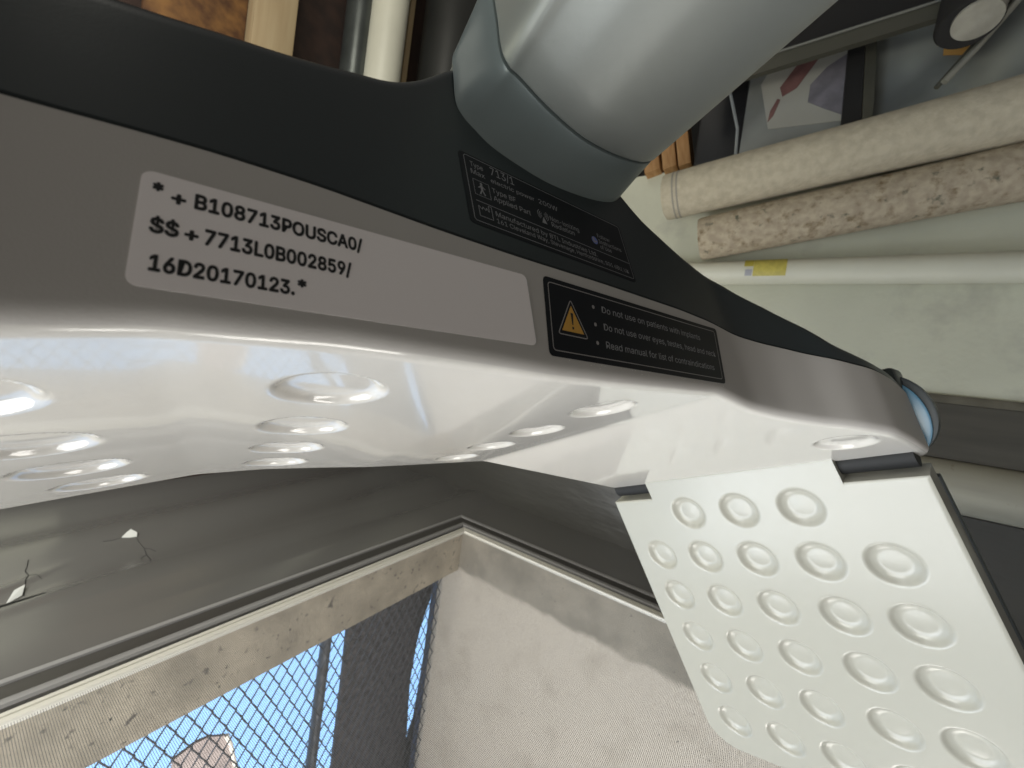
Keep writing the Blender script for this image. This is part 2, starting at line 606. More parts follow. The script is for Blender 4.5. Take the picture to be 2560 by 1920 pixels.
def flat(name, polys, fn, m, base, lift):
    V, F = [], []
    for p in polys:
        n = len(V)
        V += [fn(x, y, lift) for x, y in p]
        F.append(tuple(range(n, n + len(p))))
    return obj(name, V, F, m, base, None, False)

def outline(P, t):
    """closed stroke of thickness t"""
    P = np.array(P); Q = inset(P, t)
    out = []
    n = len(P)
    for i in range(n):
        j = (i + 1) % n
        out.append([tuple(P[i]), tuple(P[j]), tuple(Q[j]), tuple(Q[i])])
    return out

def line(x0, y0, x1, y1, t):
    d = unit((x1 - x0, y1 - y0)) * t / 2
    n = (-d[1], d[0])
    return [(x0 - n[0], y0 - n[1]), (x1 - n[0], y1 - n[1]), (x1 + n[0], y1 + n[1]), (x0 + n[0], y0 + n[1])]

try:        # the sans face that ships inside Blender; the built-in one otherwise
    import os
    FONT = bpy.data.fonts.load(os.path.join(bpy.utils.system_resource('DATAFILES'), "fonts", "Inter.woff2"))
except Exception:
    FONT = None

def text_mesh(body, bold=0.0):
    cu = bpy.data.curves.new("lettering", 'FONT')
    cu.body = body
    if FONT: cu.font = FONT
    cu.size = 1.0
    cu.resolution_u = 3
    o = bpy.data.objects.new("lettering", cu)
    COL.objects.link(o)
    dg = bpy.context.evaluated_depsgraph_get()
    me = bpy.data.meshes.new_from_object(o.evaluated_get(dg))
    V = np.array([tuple(v.co)[:2] for v in me.vertices])
    F = [tuple(p.vertices) for p in me.polygons]
    bpy.data.objects.remove(o)
    bpy.data.curves.remove(cu)
    bpy.data.meshes.remove(me)
    return V, F

CAPH = {}
def lettering(items, fn, m, base, lift, name="lettering"):
    """items: (text, x0, x1, baseline y0, baseline y1, cap height, bold)"""
    VV, FF = [], []
    for body, x0, x1, y0, y1, h, bold in items:
        V, F = text_mesh(body)
        if bold > 0:      # heavier strokes: the glyphs overlaid a hair apart
            n_ = len(V); W = []; G = []
            for j, (dx, dy) in enumerate(((-1, 0), (1, 0), (0, 1), (0, -1), (0.7, 0.7), (-0.7, -0.7), (0.7, -0.7), (-0.7, 0.7))):
                W.append(V + np.array((dx, dy)) * bold)
                G += [tuple(j * n_ + i for i in f) for f in F]
            V = np.concatenate(W); F = G
        ref = text_mesh("H", 0)[0][:, 1].max()
        lo, hi = V[:, 0].min(), V[:, 0].max()
        t = (V[:, 0] - lo) / (hi - lo)
        X = x0 + (x1 - x0) * t
        Y = y0 + (y1 - y0) * t + V[:, 1] / ref * h
        n = len(VV)
        k_ = len(V) // 8 if bold > 0 else len(V)
        VV += [fn(x, y, lift + 0.000004 * (i // k_)) for i, (x, y) in enumerate(zip(X, Y))]
        FF += [tuple(n + i for i in f) for f in F]
    return obj(name, VV, FF, m, base, None, False)

# serial label: white, on the near side wall
def fn_a(x, y, l):
    a, c = -0.0436 + x, 0.0082 + y
    return (a, float(f_wall(a)) - 0.00006 - l, c)
lab = sticker("serial_label", fn_a, 0.1120, 0.0302, 0.0024, M_paper, device)
tag(lab, "white label with three lines of black characters")
o = (-0.0436, 0.0082)
B = 0.034
lettering([("*", -0.0415 - o[0], -0.0395 - o[0], 0.0318 - o[1], 0.0318 - o[1], 0.0037, B),
           ("+", -0.0381 - o[0], -0.0353 - o[0], 0.0309 - o[1], 0.0309 - o[1], 0.0038, B),
           ("B108713POUSCA0/", -0.0338 - o[0], 0.0054 - o[0], 0.0311 - o[1], 0.0305 - o[1], 0.0040, B),
           ("$$", -0.0411 - o[0], -0.0359 - o[0], 0.0222 - o[1], 0.0221 - o[1], 0.0037, B),
           ("+", -0.0350 - o[0], -0.0323 - o[0], 0.0219 - o[1], 0.0219 - o[1], 0.0037, B),
           ("7713L0B002859/", -0.0313 - o[0], 0.0022 - o[0], 0.0218 - o[1], 0.0214 - o[1], 0.0040, B),
           ("16D20170123.", -0.0403 - o[0], -0.0120 - o[0], 0.0125 - o[1], 0.0124 - o[1], 0.0038, B),
           ("*", -0.0115 - o[0], -0.0093 - o[0], 0.0135 - o[1], 0.0135 - o[1], 0.0036, B)], fn_a, M_ink, lab, 0.00022)

# warning label: black, right of the serial label
def fn_b(x, y, l):
    u = x / 0.1370
    a = 0.0776 + x - 0.0035 * (1 - y / 0.036) - 0.004 * u * (1 - y / 0.036)
    c = 0.0050 + y - 0.0030 * u
    return (a, float(f_wall(a)) - 0.00006 - l, c)
def sticker_grid(name, fn, w, h, r, m, base, th=0.00018, nx=60):
    """sticker that follows a curved wall: strips across its width"""
    V, F = [], []
    xs = np.linspace(0, w, nx)
    xs = np.unique(np.concatenate([xs, np.linspace(0, r, 6), np.linspace(w - r, w, 6)]))
    for x in xs:
        d = 0.0
        if x < r: d = r - math.sqrt(max(r * r - (r - x) ** 2, 0))
        if x > w - r: d = r - math.sqrt(max(r * r - (x - w + r) ** 2, 0))
        V += [fn(x, d, th), fn(x, h - d, th), fn(x, d, 0), fn(x, h - d, 0)]
    for i in range(len(xs) - 1):
        p, q = 4 * i, 4 * i + 4
        F += [(p, q, q + 1, p + 1), (p, p + 2, q + 2, q), (p + 1, q + 1, q + 3, p + 3)]
    F += [(0, 1, 3, 2), (4 * len(xs) - 4, 4 * len(xs) - 2, 4 * len(xs) - 1, 4 * len(xs) - 3)]
    return obj(name, V, F, m, base, 30)
lab = sticker_grid("warning_label", fn_b, 0.1385, 0.0358, 0.0022, M_black_film, device)
tag(lab, "black warning label with an amber triangle")
rr = [(x + 0.0022, y + 0.0024) for x, y in rounded_rect(0.1335, 0.0312, 0.0018)]
def dense(P, n=40):
    out = []
    for i in range(len(P)):
        a, b = np.array(P[i]), np.array(P[(i + 1) % len(P)])
        k = max(1, int(np.linalg.norm(b - a) / 0.004))
        for j in range(k):
            out.append(tuple(a + (b - a) * j / k))
    return out
flat("border_line", outline(dense(rr), 0.0004), fn_b, M_silver_ink, lab, 0.00022)
def tri(cx, y0, w, h, r):
    pts = []
    C = [(cx - w / 2, y0), (cx + w / 2, y0), (cx, y0 + h)]
    for i in range(3):
        p, a, b = np.array(C[i]), np.array(C[i - 1]), np.array(C[(i + 1) % 3])
        for t in np.linspace(0, 1, 6):
            u = p + unit(a - p) * r * (1 - t) ** 2 + unit(b - p) * r * t ** 2
            pts.append(tuple(u))
    return pts
def wx(a, c):   # wall position to sticker position
    x = a - 0.0776
    y = c - 0.0050
    for _ in range(4):
        y = c - 0.0050 + 0.0030 * x / 0.137
        x = a - 0.0776 + 0.0035 * (1 - y / 0.036) + 0.004 * (x / 0.137) * (1 - y / 0.036)
    return x, y
tx, ty = wx(0.0893, 0.0150)
flat("triangle_border", outline(tri(tx, ty - 0.0002, 0.0180, 0.0178, 0.0020), 0.00045), fn_b, M_silver_ink, lab, 0.00022)
flat("triangle", [tri(tx, ty + 0.0018, 0.0128, 0.0125, 0.0003)], fn_b, M_yellow_ink, lab, 0.00022)
flat("exclamation_mark", [[(tx - 0.0003, ty + 0.0052), (tx + 0.0003, ty + 0.0052), (tx + 0.00075, ty + 0.0107), (tx - 0.00075, ty + 0.0107)],
      [(tx - 0.0005, ty + 0.0031), (tx + 0.0005, ty + 0.0031), (tx + 0.0005, ty + 0.0043), (tx - 0.0005, ty + 0.0043)]], fn_b, M_ink, lab, 0.00030)
for a, c in ((0.1052, 0.0315), (0.1043, 0.0228), (0.1033, 0.0139)):
    x, y = wx(a, c)
    flat("bullet", [[(x + 0.00085 * math.cos(t), y + 0.00095 * math.sin(t)) for t in np.linspace(0, 2 * math.pi, 14, endpoint=False)]], fn_b, M_silver_ink, lab, 0.00022)
it = []
for s_, a0, c0, a1, c1 in (("Do not use on patients with implants", 0.1105, 0.0297, 0.1933, 0.0272), ("Do not use over eyes, testes, head and neck", 0.1095, 0.0209, 0.2058, 0.0184), ("Read manual for list of contraindications", 0.1085, 0.0120, 0.2000, 0.0096)):
    x0, y0 = wx(a0, c0); x1, y1 = wx(a1, c1)
    it.append((s_, x0, x1, y0, y1, 0.0033, -0.012))
lettering(it, fn_b, M_dim_ink, lab, 0.00022)

# specks of dust caught along the lower edges of the warning label
M_dust = mat("pale_dust", (0.75, 0.72, 0.66), 0.9)
dust = MB()
for k in range(46):
    if k < 30:
        x = rng.uniform(0.0, 0.136); a, y = 0.0776 + x - 0.0035, 0.0050 - 0.0030 * x / 0.137 + rng.normal(-0.0006, 0.0007)
    else:
        a, y = rng.uniform(-0.05, 0.26), rng.uniform(0.004, 0.045)
    r_ = rng.uniform(0.00008, 0.00024)
    b_ = float(f_wall(a))
    dust.tube([(a, b_ + 0.0001, y), (a + r_ * 0.4, b_ - r_ * 0.9, y + r_ * 0.3)], [r_, r_ * 0.5], 5)
tag(dust.build("dust_specks", M_dust, device), kind="stuff")

# rating label: black, on the dark shell
def fn_c(x, y, l):
    a = 0.0453 + x + 0.001 * (1 - y / 0.036)
    c = 0.0467 + 0.0105 + y - 0.0028 * x / 0.1
    return (a, shell_front(a, c) - 0.00006 - l, c)
lab = sticker("rating_label", fn_c, 0.0998, 0.0362, 0.0020, M_black_film, device)
tag(lab, "black rating label with fine grey print, partly under the collar")
o = (0.0453, 0.0105)
rr = [(x + 0.0022, y + 0.0018) for x, y in rounded_rect(0.0966, 0.0335, 0.0014)]
P = []
flat("border_line", outline(rr, 0.00028) + [line(0.0045, 0.0123, 0.0985, 0.0114, 0.00028)], fn_c, M_dim_ink, lab, 0.00022)
K = lambda a, c: (a - o[0], c - o[1] + 0.0028 * (a - o[0]) / 0.1)
def LL(s_, a0, c0, a1, c1, h, b=-0.01):
    x0, y0 = K(a0, c0); x1, y1 = K(a1, c1)
    return (s_, x0, x1, y0, y1, h, b)
lettering([LL("Type", 0.0501, 0.0404, 0.0563, 0.0403, 0.0026), LL("713/1", 0.0601, 0.0402, 0.0725, 0.0400, 0.0042, -0.02),
           LL("Max", 0.0499, 0.0364, 0.0566, 0.0363, 0.0026), LL("electric power", 0.0594, 0.0358, 0.0830, 0.0356, 0.0022), LL("200W", 0.0855, 0.0355, 0.0972, 0.0352, 0.0027),
           LL("Type BF", 0.0590, 0.0302, 0.0713, 0.0301, 0.0026), LL("Applied Part", 0.0590, 0.0262, 0.0786, 0.0260, 0.0026),
           LL("Non-ionizing", 0.0904, 0.0277, 0.1090, 0.0275, 0.0026), LL("Radiation", 0.0905, 0.0243, 0.1050, 0.0241, 0.0026),
           LL("Follow", 0.1226, 0.0290, 0.1320, 0.0289, 0.0024), LL("Instructions", 0.1226, 0.0255, 0.1400, 0.0253, 0.0024), LL("of Use", 0.1226, 0.0222, 0.1310, 0.0221, 0.0024),
           LL("Manufactured by BTL Industries Ltd.", 0.0585, 0.0180, 0.1180, 0.0160, 0.0025),
           LL("161 Cleveland Way, Stevenage, Hertfordshire, SG1 6BU, UK", 0.0584, 0.0145, 0.1410, 0.0122, 0.0023)], fn_c, M_dim_ink, lab, 0.00022)
bx = K(0.0500, 0.0258)
sym = outline([(bx[0], bx[1]), (bx[0] + 0.0077, bx[1]), (bx[0] + 0.0077, bx[1] + 0.0080), (bx[0], bx[1] + 0.0080)], 0.00030)
mx, my = bx[0] + 0.0038, bx[1] + 0.0040
sym += [[(mx + 0.0006 * math.cos(t), my + 0.0026 + 0.0006 * math.sin(t)) for t in np.linspace(0, 6.28, 10, endpoint=False)],
        line(mx, my + 0.002, mx, my - 0.0006, 0.0011), line(mx, my - 0.0004, mx - 0.0012, my - 0.0030, 0.0006), line(mx, my - 0.0004, mx + 0.0012, my - 0.0030, 0.0006),
        line(mx, my + 0.0016, mx - 0.0016, my + 0.0002, 0.0005), line(mx, my + 0.0016, mx + 0.0016, my + 0.0002, 0.0005)]
flat("patient_symbol", sym, fn_c, M_dim_ink, lab, 0.00022); sym = []
fx, fy = K(0.0505, 0.0153)
F1 = [(fx, fy), (fx + 0.0062, fy), (fx + 0.0062, fy + 0.0064), (fx + 0.0048, fy + 0.0064), (fx + 0.0048, fy + 0.0034), (fx + 0.0036, fy + 0.0050), (fx + 0.0032, fy + 0.0036), (fx + 0.0020, fy + 0.0050), (fx + 0.0016, fy + 0.0036), (fx, fy + 0.0050)]
for i in range(len(F1)):
    j = (i + 1) % len(F1)
    sym.append(line(*F1[i], *F1[j], 0.00028))
flat("factory_symbol", sym, fn_c, M_dim_ink, lab, 0.00022); sym = []
ax_, ay_ = K(0.0862, 0.0290)
sym.append([(ax_ - 0.0015, ay_ - 0.0046), (ax_ + 0.0015, ay_ - 0.0046), (ax_, ay_ - 0.0010)])
for r_ in (0.0013, 0.0022, 0.0031):
    for sgn in (0, math.pi):
        tt = np.linspace(-0.9, 0.9, 7) + sgn
        for t0, t1 in zip(tt[:-1], tt[1:]):
            sym.append(line(ax_ + r_ * math.cos(t0), ay_ + r_ * math.sin(t0), ax_ + r_ * math.cos(t1), ay_ + r_ * math.sin(t1), 0.0003))
flat("antenna_symbol", sym, fn_c, M_dim_ink, lab, 0.00022)
bx_, by_ = K(0.1195, 0.0262)
flat("blue_sign", [[(bx_ + 0.0021 * math.cos(t), by_ + 0.0023 * math.sin(t)) for t in np.linspace(0, 6.28, 20, endpoint=False)]], fn_c, M_blue_ink, lab, 0.00022)
flat("reader_symbol", [line(bx_ - 0.0010, by_ + 0.0004, bx_ - 0.0004, by_ - 0.0014, 0.0010), line(bx_ - 0.0002, by_ - 0.0012, bx_ + 0.0012, by_ - 0.0002, 0.0007),
                       [(bx_ - 0.0008 + 0.0006 * math.cos(t), by_ + 0.0011 + 0.0006 * math.sin(t)) for t in np.linspace(0, 6.28, 10, endpoint=False)]], fn_c, M_silver_ink, lab, 0.0003)

# ------------------------------------------------------------ the window wall and what is outside it
M_vinyl = mat("grey_vinyl", (0.125, 0.122, 0.115), 0.27, spec=0.8, bump=0.0006, bscale=5.0, stretch=(0.5, 3.0, 1))
M_vinyl_trim = mat("grey_vinyl_trim", (0.27, 0.265, 0.26), 0.35, bump=0.0002, bscale=30)
M_vinyl_dark = mat("dark_vinyl_trim", (0.05, 0.047, 0.043), 0.45)
M_track = mat("white_window_track", (0.62, 0.60, 0.53), 0.4)
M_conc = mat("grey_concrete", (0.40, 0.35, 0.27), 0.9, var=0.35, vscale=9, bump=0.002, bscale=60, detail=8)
spots(M_conc, (0.10, 0.085, 0.07), 34, 0.60, 0.68)
spots(M_conc, (0.03, 0.026, 0.022), 60, 0.645, 0.70, seed=2)
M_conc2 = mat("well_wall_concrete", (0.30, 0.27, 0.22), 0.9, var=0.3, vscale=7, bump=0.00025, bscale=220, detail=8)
spots(M_conc2, (0.08, 0.07, 0.06), 30, 0.68, 0.75, seed=3)
# a paler render coat with a ragged edge covers the outer part of the well wall
nt = M_conc2.node_tree
b = nt.nodes["Principled BSDF"]
tc = nt.nodes.new("ShaderNodeTexCoord"); sp = nt.nodes.new("ShaderNodeSeparateXYZ"); nt.links.new(tc.outputs["Object"], sp.inputs[0])
nz = nt.nodes.new("ShaderNodeTexNoise"); nz.inputs["Scale"].default_value = 14; nz.inputs["Detail"].default_value = 6; nt.links.new(tc.outputs["Object"], nz.inputs["Vector"])
ma = nt.nodes.new("ShaderNodeMath"); ma.operation = 'MULTIPLY_ADD'; ma.inputs[1].default_value = 0.05; nt.links.new(nz.outputs["Fac"], ma.inputs[0]); nt.links.new(sp.outputs["Z"], ma.inputs[2])
mr = nt.nodes.new("ShaderNodeMapRange"); mr.inputs[1].default_value = -0.168 ; mr.inputs[2].default_value = -0.150; mr.inputs[3].default_value = 1; mr.inputs[4].default_value = 0
nt.links.new(ma.outputs[0], mr.inputs[0])
mx_ = nt.nodes.new("ShaderNodeMix"); mx_.data_type = 'RGBA'
n5 = nt.nodes.new("ShaderNodeTexNoise"); n5.inputs["Scale"].default_value = 110; n5.inputs["Detail"].default_value = 6; nt.links.new(tc.outputs["Object"], n5.inputs["Vector"])
r5 = nt.nodes.new("ShaderNodeValToRGB"); r5.color_ramp.elements[0].position = 0.3; r5.color_ramp.elements[0].color = (0.44, 0.39, 0.32, 1); r5.color_ramp.elements[1].position = 0.5; r5.color_ramp.elements[1].color = (0.51, 0.455, 0.38, 1)
nt.links.new(n5.outputs["Fac"], r5.inputs[0]); nt.links.new(r5.outputs[0], mx_.inputs["B"])
nt.links.new(mr.outputs[0], mx_.inputs["Factor"]); nt.links.new(b.inputs["Base Color"].links[0].from_socket, mx_.inputs["A"]); nt.links.new(mx_.outputs["Result"], b.inputs["Base Color"])

spots(M_conc2, (0.38, 0.335, 0.27), 7, 0.50, 0.80, seed=7)
spots(M_conc2, (0.10, 0.09, 0.08), 55, 0.68, 0.74, seed=4)
P1, Q1, R0 = 1.334, 1.012, -0.70        # far corner of the window opening
PB, QB = -2.2, -2.2                      # its other two sides, behind the viewer

def ring_profile(name, prof, m, parent, kind=None, sharp=30):
    """prof: (offset outwards from the opening, height) swept round the far corner of the opening"""
    V, F = [], []
    n = len(prof)
    for c in range(3):
        for o_, z in prof:
            if c == 0: V.append((PB, Q1 + o_, R0 + z))
            if c == 1: V.append((P1 + o_, Q1 + o_, R0 + z))
            if c == 2: V.append((P1 + o_, QB, R0 + z))
    for c in range(2):
        for i in range(n - 1):
            F.append((c * n + i, c * n + n + i, c * n + n + i + 1, c * n + i + 1))
    V2 = [(v[0] - P1, v[1] - Q1, v[2] - R0) for v in V]
    return obj(name, V2, F, m, parent, sharp)

window = empty("window", at_room(P1, Q1, R0), "grey framed window with fine insect screen, below and behind the applicator", "window")
ring_profile("screen_track", [(-0.020, -0.012), (-0.020, -0.001), (-0.017, 0.001), (-0.010, 0.0015), (-0.0085, -0.003), (-0.006, -0.003), (-0.0045, 0.001), (0.004, 0.0015), (0.006, -0.016)], M_track, window)
ring_profile("frame_gap", [(0.004, -0.012), (0.030, -0.012)], M_gap, window)
ring_profile("inner_frame", [(0.022, -0.014), (0.022, -0.003), (0.026, 0.002), (0.034, 0.004), (0.042, 0.002), (0.048, -0.003), (0.050, -0.010)], M_vinyl_trim, window)
ring_profile("frame_channel", [(0.046, -0.009), (0.060, -0.0075), (0.096, -0.007), (0.100, -0.006)], M_vinyl_dark, window)
ring_profile("outer_bead", [(0.094, -0.010), (0.096, -0.003), (0.100, -0.001), (0.106, -0.001), (0.111, -0.004), (0.113, -0.010)], M_vinyl_trim, window)

# fine insect screen
M_screen = bpy.data.materials.new("insect_screen")
M_screen.use_nodes = True
nt = M_screen.node_tree
b = nt.nodes["Principled BSDF"]
b.inputs["Base Color"].default_value = (0.16, 0.16, 0.16, 1)
tr = nt.nodes.new("ShaderNodeBsdfTransparent"); ms = nt.nodes.new("ShaderNodeMixShader")
tc = nt.nodes.new("ShaderNodeTexCoord"); sp = nt.nodes.new("ShaderNodeSeparateXYZ"); nt.links.new(tc.outputs["Object"], sp.inputs[0])
outs = []
for ax in ("X", "Y"):
    m1 = nt.nodes.new("ShaderNodeMath"); m1.operation = 'MULTIPLY'; m1.inputs[1].default_value = 1 / 0.0032; nt.links.new(sp.outputs[ax], m1.inputs[0])
    m2 = nt.nodes.new("ShaderNodeMath"); m2.operation = 'FRACT'; nt.links.new(m1.outputs[0], m2.inputs[0])
    m3 = nt.nodes.new("ShaderNodeMath"); m3.operation = 'LESS_THAN'; m3.inputs[1].default_value = 0.20; nt.links.new(m2.outputs[0], m3.inputs[0])
    outs.append(m3)
m4 = nt.nodes.new("ShaderNodeMath"); m4.operation = 'MAXIMUM'; nt.links.new(outs[0].outputs[0], m4.inputs[0]); nt.links.new(outs[1].outputs[0], m4.inputs[1])
nt.links.new(m4.outputs[0], ms.inputs[0]); nt.links.new(tr.outputs[0], ms.inputs[1]); nt.links.new(b.outputs[0], ms.inputs[2])
nt.links.new(ms.outputs[0], nt.nodes["Material Output"].inputs[0])
obj("insect_screen", [(PB - P1, QB - Q1, -0.006), (-0.015, QB - Q1, -0.006), (-0.015, -0.015, -0.006), (PB - P1, -0.015, -0.006)], [(0, 1, 2, 3)], M_screen, window, None, False)

# the vinyl-covered wall round the window, puckered and cracked
def vinyl_z(p, q):
    t = (q - 1.125) / 0.13
    z = 0.016 * (1 - (1 - min(t, 1.0)) ** 2)                 # swells up from the bead
    if q > 1.27:                                            # then falls away from the window
        z -= 0.11 * (min(q, 1.44) - 1.27) ** 1.2
    if q > 1.2:      # broad soft swells of the loose vinyl
        z += 0.009 * math.sin((q - 1.2 - 0.16 * p) * 17.0) * min(1.0, (q - 1.2) / 0.1)
    # long soft folds running along the wall from the puckered end
    d = q - (1.30 + 0.33 * p)
    z += 0.011 * math.exp(-(d / 0.030) ** 2) * math.exp(-((p - 0.14) / 0.20) ** 2)
    d = q - (1.37 + 0.42 * p)
    z -= 0.012 * math.exp(-(d / 0.025) ** 2) * math.exp(-((p - 0.10) / 0.10) ** 2)
    d = q - (1.42 + 0.55 * p)
    z += 0.011 * math.exp(-(d / 0.022) ** 2) * math.exp(-((p - 0.12) / 0.10) ** 2)
    d = q - (1.40 + 0.48 * p)
    z += 0.005 * math.exp(-(d / 0.05) ** 2) * math.exp(-((p - 0.35) / 0.30) ** 2)
    d = q - (1.20 + 0.10 * p)
    z += 0.002 * math.sin(9 * p) * math.exp(-(d / 0.05) ** 2)
    return z

def vinyl_wall():
    V, F = [], []
    pw, qw = 1.75, 2.6
    us = np.concatenate([np.linspace(PB, 0, 30)[:-1], np.linspace(0, P1 + 0.11, 170)[:-1], np.linspace(P1 + 0.11, pw, 12)])
    vs = np.concatenate([np.linspace(Q1 + 0.11, 1.9, 130), np.linspace(1.93, qw, 8)])
    for p in us:
        for q in vs:
            V.append((p - P1, q - Q1, -0.004 + vinyl_z(p, q)))
    n = len(vs)
    for i in range(len(us) - 1):
        for j in range(n - 1):
            F.append((i * n + j, (i + 1) * n + j, (i + 1) * n + j + 1, i * n + j + 1))
    k = len(V)
    # and to the right of the opening
    us2 = np.linspace(P1 + 0.11, pw, 14); vs2 = np.linspace(QB, Q1 + 0.11, 60)
    for p in us2:
        for q in vs2:
            V.append((p - P1, q - Q1, -0.004))
    n = len(vs2)
    for i in range(len(us2) - 1):
        for j in range(n - 1):
            F.append((k + i * n + j, k + (i + 1) * n + j, k + (i + 1) * n + j + 1, k + i * n + j + 1))
    o = obj("window_wall", V, F, M_vinyl, None)
    o.matrix_world = at_room(P1, Q1, R0)
    return tag(o, "glossy grey vinyl-covered wall with folds around the window", "wall", kind="structure")
wwall = vinyl_wall()
M_flap = mat("torn_vinyl_edge", (0.62, 0.63, 0.60), 0.5)
def wall_bit(name, pts, h, m):
    V = [(p - P1, q - Q1, -0.003 + vinyl_z(p, q) + z) for (p, q, z) in pts]
    n = len(V)
    V += [(v[0], v[1], v[2] - h) for v in V[:n]]
    F = [tuple(range(n)), tuple(reversed(range(n, 2 * n)))] + [(i, n + i, n + (i + 1) % n, (i + 1) % n) for i in range(n)]
    return obj(name, V, F, m, wwall, 30)
wall_bit("torn_flap", [(0.395, 1.654, 0.001), (0.412, 1.642, 0.001), (0.427, 1.637, 0.002), (0.431, 1.655, 0.006), (0.420, 1.676, 0.011), (0.408, 1.668, 0.006)], 0.002, M_flap)
wall_bit("torn_flap", [(0.150, 1.432, 0.001), (0.176, 1.452, 0.002), (0.183, 1.482, 0.010), (0.165, 1.470, 0.008)], 0.002, M_flap)
wall_bit("tear_hole", [(0.08, 1.375, 0.002), (0.16, 1.372, 0.002), (0.205, 1.388, 0.001), (0.165, 1.412, 0.002), (0.10, 1.425, 0.002)], 0.002, M_gap)
def crack(pts, w):
    mb = MB()
    fine = []
    for (p0, q0), (p1, q1) in zip(pts[:-1], pts[1:]):
        fine += [(p0 + (p1 - p0) * t / 6, q0 + (q1 - q0) * t / 6) for t in range(6)]
    mb.tube([(p - P1, q - Q1, -0.0037 + vinyl_z(p, q)) for p, q in fine + pts[-1:]], w, 6)
    o_ = mb.build("crack", M_gap, wwall)
crack([(0.425, 1.630), (0.424, 1.60), (0.428, 1.56), (0.421, 1.51), (0.418, 1.47), (0.41, 1.43)], 0.0007)
crack([(0.428, 1.56), (0.440, 1.545), (0.446, 1.52)], 0.0005)
crack([(0.421, 1.51), (0.405, 1.495), (0.40, 1.47)], 0.0005)
crack([(0.391, 1.654), (0.375, 1.648), (0.352, 1.652)], 0.0005)
crack([(0.203, 1.63), (0.198, 1.60), (0.193, 1.58), (0.196, 1.55), (0.188, 1.52), (0.184, 1.49), (0.179, 1.45)], 0.0010)
crack([(0.196, 1.55), (0.209, 1.535), (0.214, 1.51)], 0.0006)

# concrete well outside
def slab(name, p0, p1, q0, q1, r0, r1, m, label, cat, kind="structure", bev=0.0):
    mb = MB(); mb.box(p0 - P1, p1 - P1, q0 - Q1, q1 - Q1, r0 - R0, r1 - R0, bev)
    o_ = mb.build(name, m)
    o_.matrix_world = at_room(P1, Q1, R0)
    return tag(o_, label, cat, kind=kind)
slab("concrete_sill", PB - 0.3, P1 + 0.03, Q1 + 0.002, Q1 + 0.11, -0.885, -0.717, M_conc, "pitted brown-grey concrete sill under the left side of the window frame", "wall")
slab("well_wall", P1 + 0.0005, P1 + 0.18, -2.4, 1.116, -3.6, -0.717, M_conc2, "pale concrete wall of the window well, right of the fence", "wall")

# chain-link fence
fence = empty("chain_link_fence", at_room(P1, 1.09, -0.88), "chain-link fence seen against blue sky beyond the concrete sill", "fence")
M_wire = mat("dull_wire", (0.05, 0.055, 0.065), 0.5, metal=0.4)
PX, PR = 0.0190, 0.034
def zig():
    pts = []
    n = 60
    for i in range(n):
        z = 0.03 - PR * i
        x = 0 if i % 2 == 0 else PX
        y = 0.0022 if i % 2 == 0 else -0.0022
        # short bend at the crossings
        pts.append((x + (0.0006 if i % 2 == 0 else -0.0006), y, z + 0.003)); pts.append((x + (0.0006 if i % 2 == 0 else -0.0006), -y, z - 0.003))
    mb = MB(); mb.tube(pts, 0.0020, 5)
    return mb
base = zig().build("wire", M_wire, fence, None)
base.location = (-PX - 0.008, 0, 0)
for k in range(1, 84):
    c = base.copy(); COL.objects.link(c); c.parent = fence
    c.location = (-PX - 0.008 - k * PX, 0, PR * (k % 2))
mb = MB(); mb.tube([(-0.528, 0.035, 0.06), (-0.528, 0.035, -2.2)], 0.0175, 20)
mb.build("post", mat("grey_pipe_post", (0.10, 0.11, 0.13), 0.5, metal=0.3, var=0.4, vscale=40), fence)
mb = MB(); mb.box(0.072, 0.115, 0.09, 0.12, -2.4, 0.03, 0.004)
mb.build("end_post", mat("blue_grey_post", (0.13, 0.19, 0.33), 0.5, var=0.3, vscale=30), fence)

# dark shingled roof behind the fence, with a slit of sky through it
M_shingle = mat("dark_shingle", (0.13, 0.12, 0.13), 0.85, color2=(0.035, 0.033, 0.04), vscale=38, bump=0.01, bscale=70, detail=9)
spots(M_shingle, (0.45, 0.43, 0.48), 120, 0.70, 0.74)
mb = MB()
left = [(1.025, -0.76), (1.025, -1.15), (1.029, -1.355), (1.034, -1.738), (1.05, -3.2)]
rightL = [(1.44, -3.2), (1.465, -1.95), (1.462, -1.86), (1.445, -1.70), (1.440, -1.60), (1.452, -1.42), (1.470, -1.32), (1.512, -1.22), (1.53, -0.76)]
mb.prism([(p - P1, r - R0) for p, r in left + rightL], 1.30 - Q1, 1.315 - Q1, 1)
roof = mb.build("shingled_roof", M_shingle, None, 30)
roof.matrix_world = at_room(P1, Q1, R0)
tag(roof, "dark shingled roof rising behind the chain-link fence", "roof")
mb = MB()
mb.prism([(p - P1, r - R0) for p, r in [(1.531, -0.76), (1.535, -1.25), (1.532, -1.36), (1.519, -1.654), (1.505, -1.85), (1.468, -1.96), (1.445, -3.2), (1.75, -3.2), (1.75, -0.76)]], 1.30 - Q1, 1.31 - Q1, 1)
o_ = mb.build("dark_tarp", mat("dark_tarp", (0.035, 0.04, 0.055), 0.6, var=0.4, vscale=30), None, 30)
o_.matrix_world = at_room(P1, Q1, R0)
tag(o_, "dark hanging tarp at the concrete wall, right of the slit of sky", "tarp")

